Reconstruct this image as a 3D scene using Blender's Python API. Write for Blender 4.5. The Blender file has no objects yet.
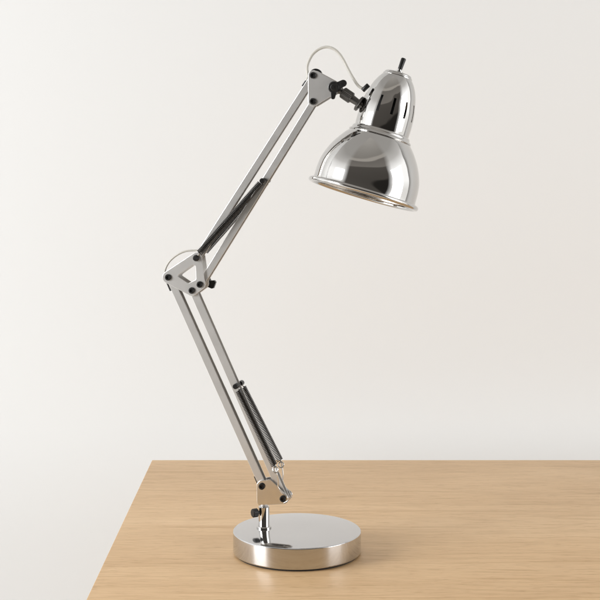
import bpy, bmesh, math
from mathutils import Vector, Matrix

# ------------------------------------------------------------------ camera
scene = bpy.context.scene
R = math.radians
F = 1370.0                      # focal length in units of a 600-wide frame
EYE = Vector((0.0, -1.82, 0.54))  # table top is z = 0
HOR = 146.0                     # eye level in the frame
cd = bpy.data.cameras.new("camera")
cam = bpy.data.objects.new("camera", cd)
scene.collection.objects.link(cam)
cam.location = EYE
cam.rotation_euler = (R(90), 0, 0)
cd.sensor_width = 36.0
cd.lens = 36.0 * F / 600.0
cd.shift_y = (HOR - 300.0) / 600.0
cd.clip_end = 100
cd.clip_start = 0.05
scene.camera = cam

# ------------------------------------------------------------------ view
scene.view_settings.view_transform = 'Standard'
scene.view_settings.look = 'None'
scene.view_settings.exposure = 0.82
scene.view_settings.gamma = 1.0

# ------------------------------------------------------------------ surroundings (studio seen only in the chrome)
world = bpy.data.worlds.new("World")
scene.world = world
world.use_nodes = True
wn, wl = world.node_tree.nodes, world.node_tree.links
wn.clear()


def wmath(op, a, b=None, clamp=False):
    m = wn.new('ShaderNodeMath'); m.operation = op; m.use_clamp = clamp
    for i, v in enumerate((a, b)):
        if v is None: continue
        if isinstance(v, (int, float)): m.inputs[i].default_value = v
        else: wl.new(v, m.inputs[i])
    return m.outputs[0]


def wramp(fac, stops, interp='LINEAR'):
    r = wn.new('ShaderNodeValToRGB')
    r.color_ramp.interpolation = interp
    e = r.color_ramp.elements
    while len(e) < len(stops): e.new(0.5)
    for el, (p, c) in zip(e, stops):
        el.position = p; el.color = (*c, 1)
    wl.new(fac, r.inputs[0])
    return r.outputs[0]


tc = wn.new('ShaderNodeTexCoord')
sx = wn.new('ShaderNodeSeparateXYZ')
wl.new(tc.outputs['Generated'], sx.inputs[0])
X, Y, Z = sx.outputs
az = wmath('ARCTAN2', X, wmath('MULTIPLY', Y, -1))          # 0 = towards the photographer
azn = wmath('DIVIDE', wmath('ABSOLUTE', az), math.pi)       # 0..1
el = wmath('ARCSINE', Z)
eln = wmath('ADD', wmath('DIVIDE', el, math.pi), 0.5)       # 0..1, 0.5 = horizon
# dim side of the studio behind the photographer: floor, back wall, coving, ceiling
dim = wramp(eln, [(0.0, (.12, .11, .10)), (0.36, (.075, .068, .06)), (0.43, (.012, .011, .010)),
                  (0.53, (.016, .0145, .013)), (0.545, (.052, .047, .042)), (0.675, (.066, .06, .054)),
                  (0.683, (.155, .143, .13)), (0.755, (.13, .12, .11)), (0.762, (.30, .28, .255)), (0.785, (.30, .28, .255)), (0.795, (.20, .188, .172)), (1.0, (.32, .305, .285))])
lit = wramp(eln, [(0.0, (.45, .43, .40)), (0.45, (.72, .71, .69)), (0.5, (.95, .95, .945)), (0.63, (.95, .95, .945)),
                  (0.71, (.46, .45, .435)), (0.80, (.29, .28, .267)), (1.0, (.28, .268, .255))])
mask = wramp(azn, [(0.25, (0, 0, 0)), (0.33, (1, 1, 1))])
mx = wn.new('ShaderNodeMix'); mx.data_type = 'RGBA'
wl.new(mask, mx.inputs[0]); wl.new(dim, mx.inputs[6]); wl.new(lit, mx.inputs[7])
bg = wn.new('ShaderNodeBackground'); bg.inputs[1].default_value = 1.0
wl.new(mx.outputs[2], bg.inputs[0])
wo = wn.new('ShaderNodeOutputWorld'); wl.new(bg.outputs[0], wo.inputs[0])


def area(name, loc, target, w, h, power, col):
    d = bpy.data.lights.new(name, 'AREA'); d.shape = 'RECTANGLE'
    d.size, d.size_y, d.energy, d.color = w, h, power, col
    o = bpy.data.objects.new(name, d); scene.collection.objects.link(o)
    o.location = loc
    o.rotation_euler = (Vector(target) - Vector(loc)).to_track_quat('-Z', 'Y').to_euler()
    return o


area("key_softbox", (-3.7, -1.5, 1.25), (0, 0, 0.25), 1.8, 2.3, 82, (.985, .995, 1))
area("fill_softbox", (2.5, -0.95, 0.75), (0, 0, 0.3), 1.3, 1.7, 15, (.99, .995, 1))

# ------------------------------------------------------------------ materials


def new_mat(name, base, rough, metal=0.0, spec=0.5):
    m = bpy.data.materials.new(name); m.use_nodes = True
    b = m.node_tree.nodes['Principled BSDF']
    b.inputs['Base Color'].default_value = (*base, 1)
    b.inputs['Roughness'].default_value = rough
    b.inputs['Metallic'].default_value = metal
    b.inputs['Specular IOR Level'].default_value = spec
    return m


def node(m, kind, **kw):
    n = m.node_tree.nodes.new(kind)
    for k, v in kw.items(): setattr(n, k, v)
    return n


def vary(m, scale, rough_lo, rough_hi, bump=0.0, stretch=(1, 1, 1), bdist=0.0005):
    """uneven polish: noise drives roughness and a faint bump"""
    L = m.node_tree.links
    b = m.node_tree.nodes['Principled BSDF']
    t = node(m, 'ShaderNodeTexCoord'); mp = node(m, 'ShaderNodeMapping')
    mp.inputs['Scale'].default_value = stretch
    L.new(t.outputs['Object'], mp.inputs[0])
    n = node(m, 'ShaderNodeTexNoise'); n.inputs['Scale'].default_value = scale; n.inputs['Detail'].default_value = 5
    L.new(mp.outputs[0], n.inputs['Vector'])
    r = node(m, 'ShaderNodeMapRange')
    r.inputs['From Min'].default_value = .3; r.inputs['From Max'].default_value = .7
    r.inputs['To Min'].default_value = rough_lo; r.inputs['To Max'].default_value = rough_hi
    L.new(n.outputs['Fac'], r.inputs['Value']); L.new(r.outputs[0], b.inputs['Roughness'])
    if bump:
        bp = node(m, 'ShaderNodeBump'); bp.inputs['Strength'].default_value = bump; bp.inputs['Distance'].default_value = bdist
        L.new(n.outputs['Fac'], bp.inputs['Height']); L.new(bp.outputs[0], b.inputs['Normal'])


M = {}
M['chrome'] = new_mat('polished_chrome', (.575, .567, .555), .03, 1); vary(M['chrome'], 38, .025, .07)
M['base_chrome'] = new_mat('base_chrome', (.60, .60, .605), .06, 1); vary(M['base_chrome'], 30, .05, .11)
M['satin'] = new_mat('satin_nickel', (.73, .715, .695), .34, .82); vary(M['satin'], 60, .33, .36)
M['bracket'] = new_mat('polished_nickel', (.80, .785, .765), .2, 1); vary(M['bracket'], 90, .17, .22)
M['inner'] = new_mat('brushed_reflector', (.80, .77, .73), .25, 1); vary(M['inner'], 60, .2, .32)
M['spring'] = new_mat('spring_steel', (.075, .072, .07), .22, 1); vary(M['spring'], 200, .2, .34)
M['wire'] = new_mat('bright_wire', (.7, .69, .67), .16, 1); vary(M['wire'], 200, .1, .22)
M['black'] = new_mat('black_plastic', (.007, .0067, .0064), .36, 0, .4); vary(M['black'], 300, .28, .45, .15)
M['gun'] = new_mat('gunmetal', (.12, .115, .108), .32, .8); vary(M['gun'], 250, .26, .4)
M['felt'] = new_mat('felt', (.03, .028, .026), .95)
M['cord'] = new_mat('pale_cord', (.56, .54, .49), .3); vary(M['cord'], 120, .22, .4)
M['wall'] = new_mat('painted_wall', (.85, .855, .853), .75, 0, .3); vary(M['wall'], 180, .7, .8, .12, (1, 1, 1), .0006)
M['floor'] = new_mat('pale_floor', (.62, .59, .55), .6); vary(M['floor'], 8, .5, .7)

# light oak veneer, grain along x
m = new_mat('light_oak', (.6, .42, .24), .42, 0, .3); M['oak'] = m
L = m.node_tree.links; b = m.node_tree.nodes['Principled BSDF']
t = node(m, 'ShaderNodeTexCoord')


def grain(scale, stretch, detail, dist=0.0, rot=0.0):
    mp = node(m, 'ShaderNodeMapping'); mp.inputs['Scale'].default_value = stretch; mp.inputs['Rotation'].default_value = (0, 0, rot)
    L.new(t.outputs['Object'], mp.inputs[0])
    n = node(m, 'ShaderNodeTexNoise'); n.inputs['Scale'].default_value = scale
    n.inputs['Detail'].default_value = detail; n.inputs['Distortion'].default_value = dist
    L.new(mp.outputs[0], n.inputs['Vector'])
    return n.outputs['Fac']


def mramp(fac, stops):
    r = node(m, 'ShaderNodeValToRGB'); e = r.color_ramp.elements
    while len(e) < len(stops): e.new(.5)
    for q, (p, c) in zip(e, stops): q.position = p; q.color = (*c, 1)
    L.new(fac, r.inputs[0]); return r.outputs[0]


def mmix(kind, fac, a, c):
    x = node(m, 'ShaderNodeMix', data_type='RGBA', blend_type=kind)
    if isinstance(fac, float): x.inputs[0].default_value = fac
    else: L.new(fac, x.inputs[0])
    L.new(a, x.inputs[6]); L.new(c, x.inputs[7]); return x.outputs[2]


broad = mramp(grain(1.0, (1.3, 12, 1), 5, .8), [(.25, (.60, .398, .213)), (.52, (.652, .443, .245)), (.75, (.69, .48, .276))])
figure = mramp(grain(1.0, (7, 85, 1), 8, 1.5, R(.8)), [(.28, (.85, .815, .76)), (.42, (.965, .952, .935)), (.5, (1, 1, 1)), (.72, (1.02, 1.02, 1.02))])
pores = mramp(grain(1.0, (48, 760, 1), 3, .4), [(.32, (.70, .63, .54)), (.41, (1, 1, 1))])
fine = mramp(grain(1.0, (20, 330, 1), 5, .2), [(.3, (.93, .915, .895)), (.65, (1.04, 1.04, 1.035))])
c1 = mmix('MULTIPLY', 1.0, broad, figure)
streak = mramp(grain(1.0, (1.5, 46, 1), 6, 1.0, R(.5)), [(.30, (.80, .735, .645)), (.40, (1, 1, 1))])
c1 = mmix('MULTIPLY', .8, c1, streak)
c2 = mmix('MULTIPLY', .8, c1, pores)
c3 = mmix('MULTIPLY', 1.0, c2, fine)
L.new(c3, b.inputs['Base Color'])
bp = node(m, 'ShaderNodeBump'); bp.inputs['Strength'].default_value = .18; bp.inputs['Distance'].default_value = .0004
L.new(pores, bp.inputs['Height']); L.new(bp.outputs[0], b.inputs['Normal'])
rr = node(m, 'ShaderNodeMapRange'); rr.inputs['To Min'].default_value = .58; rr.inputs['To Max'].default_value = .44
L.new(fine, rr.inputs['Value']); L.new(rr.outputs[0], b.inputs['Roughness'])

# ------------------------------------------------------------------ helpers


def link(name, bm, mat, parent=None, smooth=40):
    bmesh.ops.recalc_face_normals(bm, faces=bm.faces[:])
    me = bpy.data.meshes.new(name); bm.to_mesh(me); bm.free()
    me.materials.append(mat)
    if smooth:
        me.shade_smooth()
        me.set_sharp_from_angle(angle=R(smooth))
    o = bpy.data.objects.new(name, me); scene.collection.objects.link(o)
    if parent: o.parent = parent
    return o


def add_box(bm, lo, hi, bevel=0.0, seg=2):
    lo, hi = Vector(lo), Vector(hi)
    r = bmesh.ops.create_cube(bm, size=1.0, matrix=Matrix.Translation((lo + hi) / 2) @ Matrix.Diagonal((*(hi - lo), 1)))
    if bevel:
        es = list({e for v in r['verts'] for e in v.link_edges})
        bmesh.ops.bevel(bm, geom=es, offset=bevel, segments=seg, affect='EDGES', profile=.5)


def frame_for(axis):
    a = Vector(axis).normalized()
    h = Vector((0, 0, 1)) if abs(a.z) < .9 else Vector((1, 0, 0))
    u = h.cross(a).normalized(); v = a.cross(u)
    return a, u, v


def add_lathe(bm, profile, origin, axis, seg=48, ripple=0.0, teeth=0):
    """profile: (distance along axis, radius); radius 0 closes the end"""
    a, u, v = frame_for(axis); o = Vector(origin); rings = []
    for s, r in profile:
        if r <= 1e-9:
            rings.append([bm.verts.new(o + a * s)])
        else:
            ring = []
            for k in range(seg):
                th = 2 * math.pi * k / seg
                rk = r * (1 + (ripple if teeth and (k * teeth * 2 // seg) % 2 else 0))
                ring.append(bm.verts.new(o + a * s + (u * math.cos(th) + v * math.sin(th)) * rk))
            rings.append(ring)
    for p, q in zip(rings, rings[1:]):
        for k in range(seg):
            k2 = (k + 1) % seg
            if len(p) == 1 and len(q) == 1: break
            if len(p) == 1: bm.faces.new((p[0], q[k], q[k2]))
            elif len(q) == 1: bm.faces.new((p[k], p[k2], q[0]))
            else: bm.faces.new((p[k], p[k2], q[k2], q[k]))


def smooth_path(pts, n=10):
    """Catmull-Rom through the points"""
    pts = [Vector(p) for p in pts]
    P = [pts[0] * 2 - pts[1]] + pts + [pts[-1] * 2 - pts[-2]]
    out = []
    for i in range(1, len(P) - 2):
        a, b_, c, d = P[i - 1:i + 3]
        for k in range(n):
            s = k / n
            out.append(.5 * ((2 * b_) + (c - a) * s + (2 * a - 5 * b_ + 4 * c - d) * s * s + (3 * b_ - a - 3 * c + d) * s ** 3))
    out.append(pts[-1]); return out


def add_tube(bm, pts, r, seg=10):
    pts = [Vector(p) for p in pts]
    tan = [(pts[min(i + 1, len(pts) - 1)] - pts[max(i - 1, 0)]).normalized() for i in range(len(pts))]
    _, u, _ = frame_for(tan[0]); rings = []
    for p, tt in zip(pts, tan):
        u = (u - tt * u.dot(tt)).normalized(); v = tt.cross(u)
        rings.append([bm.verts.new(p + (u * math.cos(2 * math.pi * k / seg) + v * math.sin(2 * math.pi * k / seg)) * r) for k in range(seg)])
    for p, q in zip(rings, rings[1:]):
        for k in range(seg):
            bm.faces.new((p[k], p[(k + 1) % seg], q[(k + 1) % seg], q[k]))
    bm.faces.new(rings[0][::-1]); bm.faces.new(rings[-1])


def hull2d(pts):
    pts = sorted(set((round(x, 7), round(y, 7)) for x, y in pts))
    def half(seq):
        h = []
        for p in seq:
            while len(h) > 1 and (h[-1][0] - h[-2][0]) * (p[1] - h[-2][1]) - (h[-1][1] - h[-2][1]) * (p[0] - h[-2][0]) <= 0: h.pop()
            h.append(p)
        return h[:-1]
    return half(pts) + half(pts[::-1])


def circles(cs, n=28):
    return hull2d([(x + r * math.cos(2 * math.pi * k / n), z + r * math.sin(2 * math.pi * k / n)) for x, z, r in cs for k in range(n)])


def add_plate(bm, loops, y0, thick, bevel=.0004):
    """flat plate in the lamp's own x-z plane, holes allowed"""
    vs, es = [], []
    for lp in loops:
        v = [bm.verts.new((x, y0, z)) for x, z in lp]
        es += [bm.edges.new((v[i], v[(i + 1) % len(v)])) for i in range(len(v))]
    r = bmesh.ops.triangle_fill(bm, use_beauty=True, edges=es)
    fs = [g for g in r['geom'] if isinstance(g, bmesh.types.BMFace)]
    bmesh.ops.dissolve_limit(bm, angle_limit=R(1), verts=bm.verts[:], edges=[e for e in bm.edges if len(e.link_faces) == 2])
    fs = bm.faces[:]
    x = bmesh.ops.extrude_face_region(bm, geom=fs)
    bmesh.ops.translate(bm, vec=(0, thick, 0), verts=[g for g in x['geom'] if isinstance(g, bmesh.types.BMVert)])
    bm.normal_update()
    if bevel:
        be = [e for e in bm.edges if len(e.link_faces) == 2 and e.calc_face_angle(0) > R(60)]
        bmesh.ops.bevel(bm, geom=be, offset=bevel, segments=2, affect='EDGES', profile=.5)


def tag(o, label, cat, group=None):
    o['label'] = label; o['category'] = cat
    if group: o['group'] = group


# ------------------------------------------------------------------ the setting
WALL_Y = 0.78
bm = bmesh.new(); add_box(bm, (-4, WALL_Y, -.74), (4, WALL_Y + .1, 2.6))
link('wall', bm, M['wall'], None, 0)['kind'] = 'structure'
bm = bmesh.new(); add_box(bm, (-4, -4, -.80), (4, WALL_Y, -.744))
link('floor', bm, M['floor'], None, 0)['kind'] = 'structure'

table = bpy.data.objects.new('table', None); scene.collection.objects.link(table)
TX0, TX1, TY0, TY1 = -.2545, 1.35, -.52, .536
table.location = ((TX0 + TX1) / 2, (TY0 + TY1) / 2, -.744)
tag(table, 'light oak table with straight horizontal grain, carrying the chrome lamp', 'table')
hx, hy = (TX1 - TX0) / 2, (TY1 - TY0) / 2
bm = bmesh.new(); add_box(bm, (-hx, -hy, .716), (hx, hy, .744), .0012, 3)
link('tabletop', bm, M['oak'], table)
for ax in (-1, 1):
    for ay in (-1, 1):
        bm = bmesh.new(); cx, cy = ax * (hx - .06), ay * (hy - .06)
        add_box(bm, (cx - .025, cy - .025, 0), (cx + .025, cy + .025, .7155), .002)
        link('leg', bm, M['oak'], table)

# ------------------------------------------------------------------ the lamp
PHI = R(14)                                   # the arm plane is turned a little to the left
BASE = Vector((-.004, 0, 0))
lamp = bpy.data.objects.new('desk_lamp', None); scene.collection.objects.link(lamp)
lamp.location = BASE; lamp.rotation_euler = (0, 0, -PHI)
tag(lamp, 'polished chrome swing-arm lamp with bell shade, standing on the oak table', 'lamp')
EX = Vector((math.cos(PHI), -math.sin(PHI), 0)); EY = Vector((math.sin(PHI), math.cos(PHI), 0))
ROT = Matrix.Rotation(PHI, 3, 'Z')            # world -> lamp directions


def at(u, v, y=0.0):
    """point of the lamp's own plane (offset y) measured off the frame, in lamp coordinates"""
    d = Vector(((u - 300) / F, 1, (HOR - v) / F))
    tt = (y - (EYE - BASE).dot(EY)) / d.dot(EY)
    p = EYE + d * tt - BASE
    return Vector((p.dot(EX), y, p.z))


PX = 1 / 753.0
A, B = at(263.75, 484.6), at(284.75, 497)                       # base bracket pivots
E1, E2, E3, E4 = at(170.5, 276.7), at(198.4, 257.5), at(202, 283.8), at(194, 289.8)
T1, T2, T3 = at(314.7, 75.7), at(314.6, 101.6), at(336, 87.7)
HALF = .0054                                                    # half depth of an arm bar
PL = .0076; PT = .0014                                          # plate offset and thickness

# base
bm = bmesh.new(); r = .085
prof = [(.0022, 0), (.0022, r - .002), (.0030, r - .0006), (.0042, r)]
prof += [(.0285, r)] + [(.0285 + .0015 * math.sin(k * math.pi / 8), r - .0015 + .0015 * math.cos(k * math.pi / 8)) for k in range(1, 5)] + [(.030, .03), (.030, 0)]
add_lathe(bm, prof, (0, 0, 0), (0, 0, 1), 160)
base = link('base', bm, M['base_chrome'], lamp, 20)
bm = bmesh.new(); add_lathe(bm, [(0.0003, 0), (0.0003, r - .0035), (.0022, r - .0035), (.0022, 0)], (0, 0, 0), (0, 0, 1), 96)
link('felt_pad', bm, M['felt'], base)

# post
pb = at(264, 520); px0 = pb.x
ztop = at(264, 506).z
bm = bmesh.new()
add_lathe(bm, [(.030, 0), (.030, .0073), (ztop - .001, .0073), (ztop, .0063), (ztop, 0)], (px0, 0, 0), (0, 0, 1), 48)
post = link('post', bm, M['chrome'], lamp)
bm = bmesh.new()
add_lathe(bm, [(.0302, .0074), (.0302, .0098), (.0318, .0098), (.0326, .0090), (.0326, .0074)], (px0, 0, 0), (0, 0, 1), 48)
link('collar', bm, M['chrome'], post)
bm = bmesh.new()
zn = at(264, 501).z
add_lathe(bm, [(ztop, 0), (ztop, .0046), (ztop + .0015, .005), (ztop + .003, .0042), (zn, .0042), (zn, 0)], (px0, 0, 0), (0, 0, 1), 32)
link('swivel_neck', bm, M['satin'], post)
kd = ROT @ Vector((-.86, -.5, 0)); ko = Vector((px0, 0, at(264, 511.5).z)) + kd * .0072
bm = bmesh.new()
add_lathe(bm, [(0, .002), (.003, .002)], ko, kd, 20)
add_lathe(bm, [(.0028, 0), (.0028, .0048), (.0036, .0058), (.0095, .0058), (.0105, .0048), (.0105, 0)], ko, kd, 48, -.08, 12)
link('thumb_knob', bm, M['black'], post, 30)


def screw(parent, c, side, rad=.0043, hgt=.0026):
    """black socket-head screw on the face of a plate; side -1 is the camera side"""
    o = Vector((c.x, side * (PL + PT + .0001), c.z)); ax = Vector((0, side, 0))
    bm = bmesh.new()
    add_lathe(bm, [(0, 0), (0, rad), (hgt * .7, rad), (hgt, rad * .8), (hgt, rad * .5), (hgt * .35, rad * .45), (hgt * .35, 0)], o, ax, 30)
    return link('screw', bm, M['black'], parent, 35)


def plates(name, loops, screws, mat):
    out = []
    for side in (-1, 1):
        bm = bmesh.new(); add_plate(bm, loops, side * (PL + PT / 2) - PT / 2, PT)
        p = link(name, bm, mat, lamp, 20); out.append(p)
        for c in screws: screw(p, c, side)
    return out


def pins(name, cs):
    for c in cs:
        bm = bmesh.new(); add_lathe(bm, [(-PL, 0), (-PL, .0026), (PL, .0026), (PL, 0)], (c.x, 0, c.z), (0, 1, 0), 20)
        link(name, bm, M['satin'], lamp)


# base bracket
bl, bt = at(261.6, 500.5), at(261.8, 491)
plates('base_bracket', [circles([(A.x, A.z, 5.6 * PX), (B.x, B.z, 5.4 * PX), (bl.x, bl.z, 3 * PX), (bt.x, bt.z, 3.2 * PX), (at(271, 482).x, at(271, 482).z, 4 * PX)])], [A, B], M['bracket'])
# elbow
hole = [at(179.4, 275.4), at(195.0, 264.2), at(197.6, 265.2), at(198.2, 278.9), at(190.2, 282.8)]


def round_poly(pts, f=.14, n=4):
    out = []
    for i, p in enumerate(pts):
        a, c = pts[i - 1], pts[(i + 1) % len(pts)]
        p0, p1 = p.lerp(a, f), p.lerp(c, f)
        for k in range(n + 1):
            s = k / n; q = p0.lerp(p, s).lerp(p.lerp(p1, s), s); out.append((q.x, q.z))
    return out


elbow = plates('elbow_plate', [circles([(E1.x, E1.z, 6.3 * PX), (E2.x, E2.z, 5.6 * PX), (E3.x, E3.z, 5.6 * PX), (E4.x, E4.z, 5.6 * PX)]), round_poly(hole)], [E1, E2, E3, E4], M['satin'])
# head bracket
head = plates('head_bracket', [circles([(T1.x, T1.z, 5.2 * PX), (T2.x, T2.z, 5.0 * PX), (T3.x, T3.z, 5.6 * PX)])], [T1, T2], M['satin'])
pins('pivot_pin', [A, B, E1, E2, E3, E4, T1, T2])


def bar(p, q, w, over=.004):
    """channel-section arm bar from pivot p to pivot q: closed face to the left, open to the right"""
    d = (q - p).normalized(); n = Vector((d.z, 0, -d.x))
    if n.x < 0: n = -n
    h = w / 2; tk = .0011
    sec = [(-h, -HALF), (h, -HALF), (h, -HALF + tk), (-h + tk, -HALF + tk), (-h + tk, HALF - tk), (h, HALF - tk), (h, HALF), (-h, HALF)]
    bm = bmesh.new(); e0 = p - d * over; e1 = q + d * over
    r0 = [bm.verts.new(e0 + n * s + Vector((0, y, 0))) for s, y in sec]
    r1 = [bm.verts.new(e1 + n * s + Vector((0, y, 0))) for s, y in sec]
    k = len(sec)
    for i in range(k): bm.faces.new((r0[i], r0[(i + 1) % k], r1[(i + 1) % k], r1[i]))
    bm.faces.new(r0[::-1]); bm.faces.new(r1)
    bm.normal_update()
    es = [e for e in bm.edges if (e.verts[0] in r0) != (e.verts[1] in r0)]
    bmesh.ops.bevel(bm, geom=es, offset=.0004, segments=2, affect='EDGES', profile=.5)
    return link('arm_bar', bm, M['satin'], lamp, 20)


bar(A, E1, .0102); lower_bar = bar(B, E4, .0102)
bar(E2, T1, .0088); upper_bar = bar(E3, T2, .0088)


def spring(p, q, rad=.0041, wire=.00070, pitch=.0020, hook_p=None, hook_q=None):
    """close-wound tension spring with hooks at both ends"""
    d = q - p; ln = d.length; a, u, v = frame_for(d)
    turns = int(ln / pitch); n = 14; pts = []
    for i in range(turns * n + 1):
        th = 2 * math.pi * i / n
        pts.append(p + d * (i / (turns * n)) + (u * math.cos(th) + v * math.sin(th)) * rad)
    bm = bmesh.new(); add_tube(bm, pts, wire, 6)
    s = link('spring', bm, M['spring'], lamp, 80)
    for hook, end in ((hook_p, p), (hook_q, q)):
        if hook:
            bm = bmesh.new(); add_tube(bm, smooth_path([end + (u * rad * .9)] + hook, 8), wire * 1.15, 8)
            link('spring_hook', bm, M['wire'], s, 80)
    return s


def pin_caps(c, y, name='spring_pin', rad=.0036):
    bm = bmesh.new()
    add_lathe(bm, [(-y, 0), (-y, rad * .85), (-y + .0008, rad), (-HALF - .0008, rad), (-HALF - .0008, .002), (HALF + .0008, .002), (HALF + .0008, rad), (y - .0008, rad), (y, rad * .85), (y, 0)], c, (0, 1, 0), 28)
    return link(name, bm, M['black'], lamp, 35)


# lower pair: pinned to the right-hand bar, hooked to the base bracket
SP = at(238.6, 384.6); pin_caps(SP, .0165)
for side, dx in ((-1, 0), (1, 0)):
    y0, y1 = side * .0112, side * .0145
    top = Vector((SP.x, y0, SP.z)) + (at(240.8, 388.8) - at(238.6, 384.6))
    bot = at(277.3, 463.0); bot = Vector((bot.x, y1, bot.z))
    route = ((279.4, 470, .0145), (280.5, 477, .0135), (280.6, 485, .012), (284.5, 490.8, .0115), (289.2, 494.5, .011), (289.6, 498.5, .0105), (286, 501, .0102))
    spring(top, bot, hook_p=[Vector((SP.x, y0, SP.z))], hook_q=[at(u, v) + Vector((0, side * q, 0)) for u, v, q in route])
    # bright end loop
    bm = bmesh.new(); c = at(278.3, 467.3) + Vector((0, y1, 0)); pts = [c + Vector((math.cos(k / 20 * 6.283) * .0036, math.sin(k / 20 * 6.283) * .001, math.sin(k / 20 * 6.283) * .0036)) for k in range(21)]
    add_tube(bm, pts, .0009, 8); link('spring_loop', bm, M['wire'], lamp, 80)
# upper pair: from the elbow pin up to the right-hand bar
SU = at(265.2, 180.6); pin_caps(SU, .0165)
pe = at(199.5, 255.4)
pin_caps(Vector((E2.x, 0, E2.z)), .0150, 'spring_pin', .0034)
for side in (-1, 1):
    y0, y1 = side * .0118, side * .0125
    d = (SU - pe).normalized()
    p = Vector((pe.x, y0, pe.z)) + d * .006; q = Vector((SU.x, y1, SU.z)) - d * .004
    spring(p, q, hook_p=[Vector((E2.x, y0, E2.z))], hook_q=[Vector((SU.x, y1, SU.z))])

# black nut behind the top pivot
bm = bmesh.new()
add_lathe(bm, [(PL + PT + .0001, 0), (PL + PT + .0001, 6.6 * PX), (PL + PT + .004, 6.6 * PX), (PL + PT + .005, 5.6 * PX), (PL + PT + .005, 0)], (T1.x - .001, 0, T1.z + .0012), (0, 1, 0), 32)
link('pivot_nut', bm, M['black'], lamp, 30)

# wing knob behind the elbow
bm = bmesh.new()
kc = Vector((E3.x, 0, E3.z))
add_lathe(bm, [(PL + PT + .003, .0030), (.016, .0030), (.016, .0062), (.0175, .0070), (.024, .0070), (.0252, .0058), (.0252, 0)], kc, (0, 1, 0), 36, -.1, 9)
wdir = (at(212, 286) - at(202, 283.8)).normalized(); wup = Vector((-wdir.z, 0, wdir.x))
w = [kc + wdir * .003 + wup * .0035, kc + wdir * .0125 + wup * .0062, kc + wdir * .0150 + wup * .0040, kc + wdir * .0135 - wup * .0045, kc + wdir * .011 - wup * .0056, kc + wdir * .003 - wup * .0040]
lo = [bm.verts.new(p + Vector((0, .0115, 0))) for p in w]; hi = [bm.verts.new(p + Vector((0, .0165, 0))) for p in w]
for i in range(len(w)): bm.faces.new((lo[i], lo[(i + 1) % len(w)], hi[(i + 1) % len(w)], hi[i]))
bm.faces.new(lo[::-1]); bm.faces.new(hi)
link('elbow_knob', bm, M['black'], lamp, 30)

# head swivel: wing nut, knurled barrel, flange
fl = at(359.6, 104.2); jd = (at(358, 102.8) - T3).normalized()
bm = bmesh.new()
wc = Vector((T3.x, -(PL + PT), T3.z))
add_lathe(bm, [(.0001, 0), (.0001, 6.0 * PX), (.004, 6.0 * PX), (.0055, 5.2 * PX), (.0055, 3.4 * PX), (.0062, 2.6 * PX), (.0062, 0)], wc, (0, -1, 0), 40)
for (u, v, rr_, b0) in ((345.2, 83.6, 3.4, 3.6), (335.0, 97.6, 2.0, 3.6)):
    tip = at(u, v) + Vector((0, wc.y, 0)); lp = circles([(T3.x, T3.z, b0 * PX), (tip.x, tip.z, rr_ * PX)])
    b2 = bmesh.new(); add_plate(b2, [lp], wc.y - .0048, .0042, .0008)
    me = bpy.data.meshes.new('tmp'); b2.to_mesh(me); b2.free(); bm.from_mesh(me); bpy.data.meshes.remove(me)
link('wing_nut', bm, M['black'], lamp, 20)
bm = bmesh.new()
add_lathe(bm, [(-.0062, 0), (-.0062, .0068), (.0062, .0068), (.0062, 0)], (T3.x, 0, T3.z), (0, 1, 0), 32)
jl = (fl - T3).length
add_lathe(bm, [(.002, 0), (.002, .0052), (.0075, .0052), (.0085, .0045), (.0105, .0045), (.0105, .0060)], T3, jd, 40)
joint = link('swivel_joint', bm, M['gun'], lamp, 35)
bm = bmesh.new()
add_lathe(bm, [(.0105, .0), (.0105, .0066), (.0118, .0078), (.0245, .0078), (.0256, .0068), (.0256, 0)], T3, jd, 96, -.06, 24)
link('knurled_ring', bm, M['gun'], joint, 30)
bm = bmesh.new()
add_lathe(bm, [(.0256, .0), (.0256, .0054), (jl - .003, .0046), (jl - .003, .0078), (jl - .0020, .0106), (jl + .0006, .0106), (jl + .0010, .0098), (jl + .0010, .004), (jl + .006, .004), (jl + .006, 0)], T3, jd, 48)
link('flange', bm, M['gun'], joint, 35)

# ---- lamp head: bell shade and housing, turned about one axis
axis = (ROT @ Vector((.283, .076, .953))).normalized()
O = at(363.5, 193)
hb = (ROT @ Vector((.96, 0, -.28))); hb = (hb - axis * hb.dot(axis)).normalized()   # to the right in view
hc = hb.cross(axis).normalized()                                                     # towards the viewer
if (ROT.transposed() @ hc).y > 0: hc = -hc
HP = (O.x * -EX.y * -1, 0)
depth = (BASE + EX * O.x + EY * O.y - EYE).y
HPX = depth / F


def spun(bm, prof, seg, thetas=None):
    """rings about the head axis; theta 0 faces the viewer, + to the right"""
    th = thetas or [2 * math.pi * k / seg for k in range(seg)]
    rings = [[bm.verts.new(O + axis * (s * HPX) + (hc * math.cos(a) + hb * math.sin(a)) * (r * HPX)) for a in th] for s, r in prof]
    grid = []
    for p, q in zip(rings, rings[1:]):
        grid.append([bm.faces.new((p[k], p[(k + 1) % len(th)], q[(k + 1) % len(th)], q[k])) for k in range(len(th))])
    return grid, th


def spline(pts, n=6):
    return [(p.x, p.y) for p in smooth_path([Vector((a, b_, 0)) for a, b_ in pts], n)]


outer = spline([(0.2, 53.0), (5, 52.6), (15, 52.3), (24, 51.0), (33, 48.0), (41, 44.2), (48, 39.8), (54, 35.3), (58.3, 31.4)], 7)
bm = bmesh.new()
inner = [(s - .6 if s > 4 else s, r_ - 1.1) for s, r_ in outer][::-1]
spun(bm, outer + [(58.6, 30.8), (58.2, 29.6)] + inner + [(0.2, 53.0)], 180)
bmesh.ops.remove_doubles(bm, verts=bm.verts[:], dist=1e-6)
shade = link('shade', bm, M['chrome'], lamp, 40)
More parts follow.
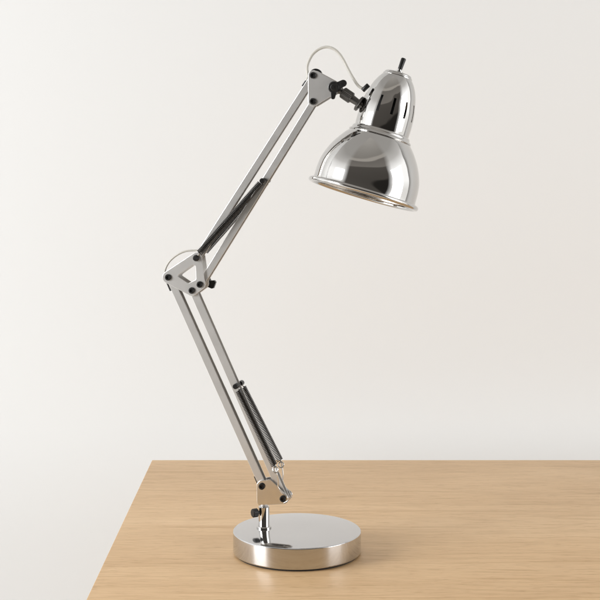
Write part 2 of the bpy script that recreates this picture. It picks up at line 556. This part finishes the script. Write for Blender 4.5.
# inside of the shade gets the brushed reflector finish
shade.data.materials.append(M['inner'])
for p in shade.data.polygons:
    c = p.center - O; s = c.dot(axis); rad = c - axis * s
    if p.normal.dot(rad) < 0: p.material_index = 1
bm = bmesh.new()   # rolled bead
rr_ = 2.6
spun(bm, [(-.8 + rr_ * math.sin(k / 20 * 6.28318), 54.2 + rr_ * 1.05 * math.cos(k / 20 * 6.28318)) for k in range(20)] + [(-.8, 54.2 + rr_ * 1.05)], 180)
bmesh.ops.remove_doubles(bm, verts=bm.verts[:], dist=1e-6)
link('rim', bm, M['chrome'], shade, 80)
bm = bmesh.new()   # stepped shoulder where the shade meets the housing
spun(bm, [(57.4, 28), (57.8, 31.6), (58.6, 32.3), (59.8, 31.9), (60.6, 30.6), (61.0, 30.2), (62.2, 30.0), (63.6, 29.4), (64.6, 28.3), (65.0, 25.5)], 160)
link('shoulder_ring', bm, M['chrome'], shade, 45)

# housing with twelve vent slots cut through it
slots = [R(-54 + 30 * k) for k in range(12)]
hw = R(2.7)
th = []
for s_ in slots:
    th += [s_ - hw, s_ + hw] + [s_ + hw + (R(30) - 2 * hw) * k / 13 for k in range(1, 13)]
th = sorted(a % (2 * math.pi) for a in th)
hp = spline([(62.5, 27.6), (70, 28.0), (80.5, 27.9), (89, 27.2), (97.5, 25.6), (104, 24.1), (111, 21.7), (117, 18.6), (122, 15.0)], 6)
hp = [q for q in hp]
iv = [i for i, q in enumerate(hp) if 80.4 <= q[0] <= 97.6]
bm = bmesh.new()
grid, th = spun(bm, hp, 0, th)
kill = []
for i in range(iv[0], iv[-1]):
    for k, a in enumerate(th):
        mid = (a + ((th[(k + 1) % len(th)] - a) % (2 * math.pi)) / 2)
        for s_ in slots:
            dd = (mid - s_ + math.pi) % (2 * math.pi) - math.pi
            if abs(dd) < hw * .5: kill.append(grid[i][k])
bmesh.ops.delete(bm, geom=list(set(kill)), context='FACES')
housing = link('housing', bm, M['chrome'], lamp, 60)
# outward normals, then wall thickness inwards
me = housing.data
b2 = bmesh.new(); b2.from_mesh(me)
for f in b2.faces:
    c = f.calc_center_median() - O
    if f.normal.dot(c - axis * c.dot(axis)) < 0: f.normal_flip()
ex = bmesh.ops.solidify(b2, geom=b2.faces[:], thickness=.0012)
b2.to_mesh(me); b2.free()
me.shade_smooth(); me.set_sharp_from_angle(angle=R(50))
bm = bmesh.new()   # top cap with its raised band
spun(bm, [(121.2, 14.4), (121.6, 15.2), (122.3, 15.3), (123.2, 14.8), (123.6, 14.2), (124.4, 14.0), (125.3, 13.4), (125.7, 12.4), (126.0, 11), (126.1, .01)], 120)
link('cap', bm, M['chrome'], housing, 40)
bm = bmesh.new()   # unseen lamp holder, added in black to give the vent slots their shade
spun(bm, [(58, .01), (58, 15), (60, 17), (100, 16.5), (112, 12), (112, .01)], 48)
link('bulb_socket', bm, M['black'], housing, 40)

# switch on the cap
bm = bmesh.new()
so = O + axis * (125.8 * HPX)
add_lathe(bm, [(0, 0), (0, 4.3 * HPX), (1.6 * HPX, 4.3 * HPX), (2.2 * HPX, 3.6 * HPX), (2.2 * HPX, 2.4 * HPX), (4.2 * HPX, 2.3 * HPX), (4.4 * HPX, 0)], so, axis, 32)
sw = link('switch', bm, M['chrome'], lamp, 40)
bm = bmesh.new()
add_lathe(bm, [(3.6 * HPX, 0), (3.6 * HPX, 2.2 * HPX), (15.2 * HPX, 2.6 * HPX), (16.2 * HPX, 1.9 * HPX), (16.3 * HPX, 0)], so, (axis + ROT @ Vector((.06, 0, 0))).normalized(), 28)
link('switch_toggle', bm, M['black'], sw, 40)

# power cord: along the arms, loose loops at elbow and head
bm = bmesh.new()
yb = .0072
def P(u, v, y=0.0): return at(u, v, y)
add_tube(bm, smooth_path([P(305.6, 84), P(307.6, 76), P(307.4, 66, .002), P(311.6, 56, .004), P(318, 49.8, .006), P(325.5, 47, .006), P(332.5, 48.4, .005), P(338.5, 53, .004), P(343.4, 60, .003), P(348, 69, .001), P(353, 78, -.001), P(358.6, 86, -.002), P(364.6, 89.6, -.003)], 10), .0019, 12)
cord = link('power_cord', bm, M['cord'], lamp, 80)
bm = bmesh.new()
add_tube(bm, smooth_path([P(203, 246), P(200.5, 250.2), P(194, 250.4), P(185, 251.4), P(176.5, 255.4), P(169.5, 261.6), P(165.3, 269.6), P(165, 276.5), P(167.4, 281.5), P(171, 290)], 10), .00135, 12)
link('cord_loop', bm, M['cord'], cord, 80)
for pts in ([P(302.9, 86.4), P(306.2, 81.6), P(309.4, 77)], [P(166.6, 279.5), P(168.8, 285), P(171.2, 290.6)], [P(255.2, 476), P(257.2, 480.6), P(259.6, 485.8)]):
    bm = bmesh.new(); add_tube(bm, smooth_path(pts, 4), .0021, 12); link('cord_sleeve', bm, M['black'], cord, 60)
ga, gb = at(362.6, 90.6, -.0035), at(368.6, 84.8, -.0035)
bm = bmesh.new(); gd = (gb - ga).normalized(); gl = (gb - ga).length
add_lathe(bm, [(0, 0), (0, .0026), (.0006, .0031), (gl - .0006, .0031), (gl, .0026), (gl, 0)], ga, gd, 28)
link('strain_relief', bm, M['black'], cord, 40)
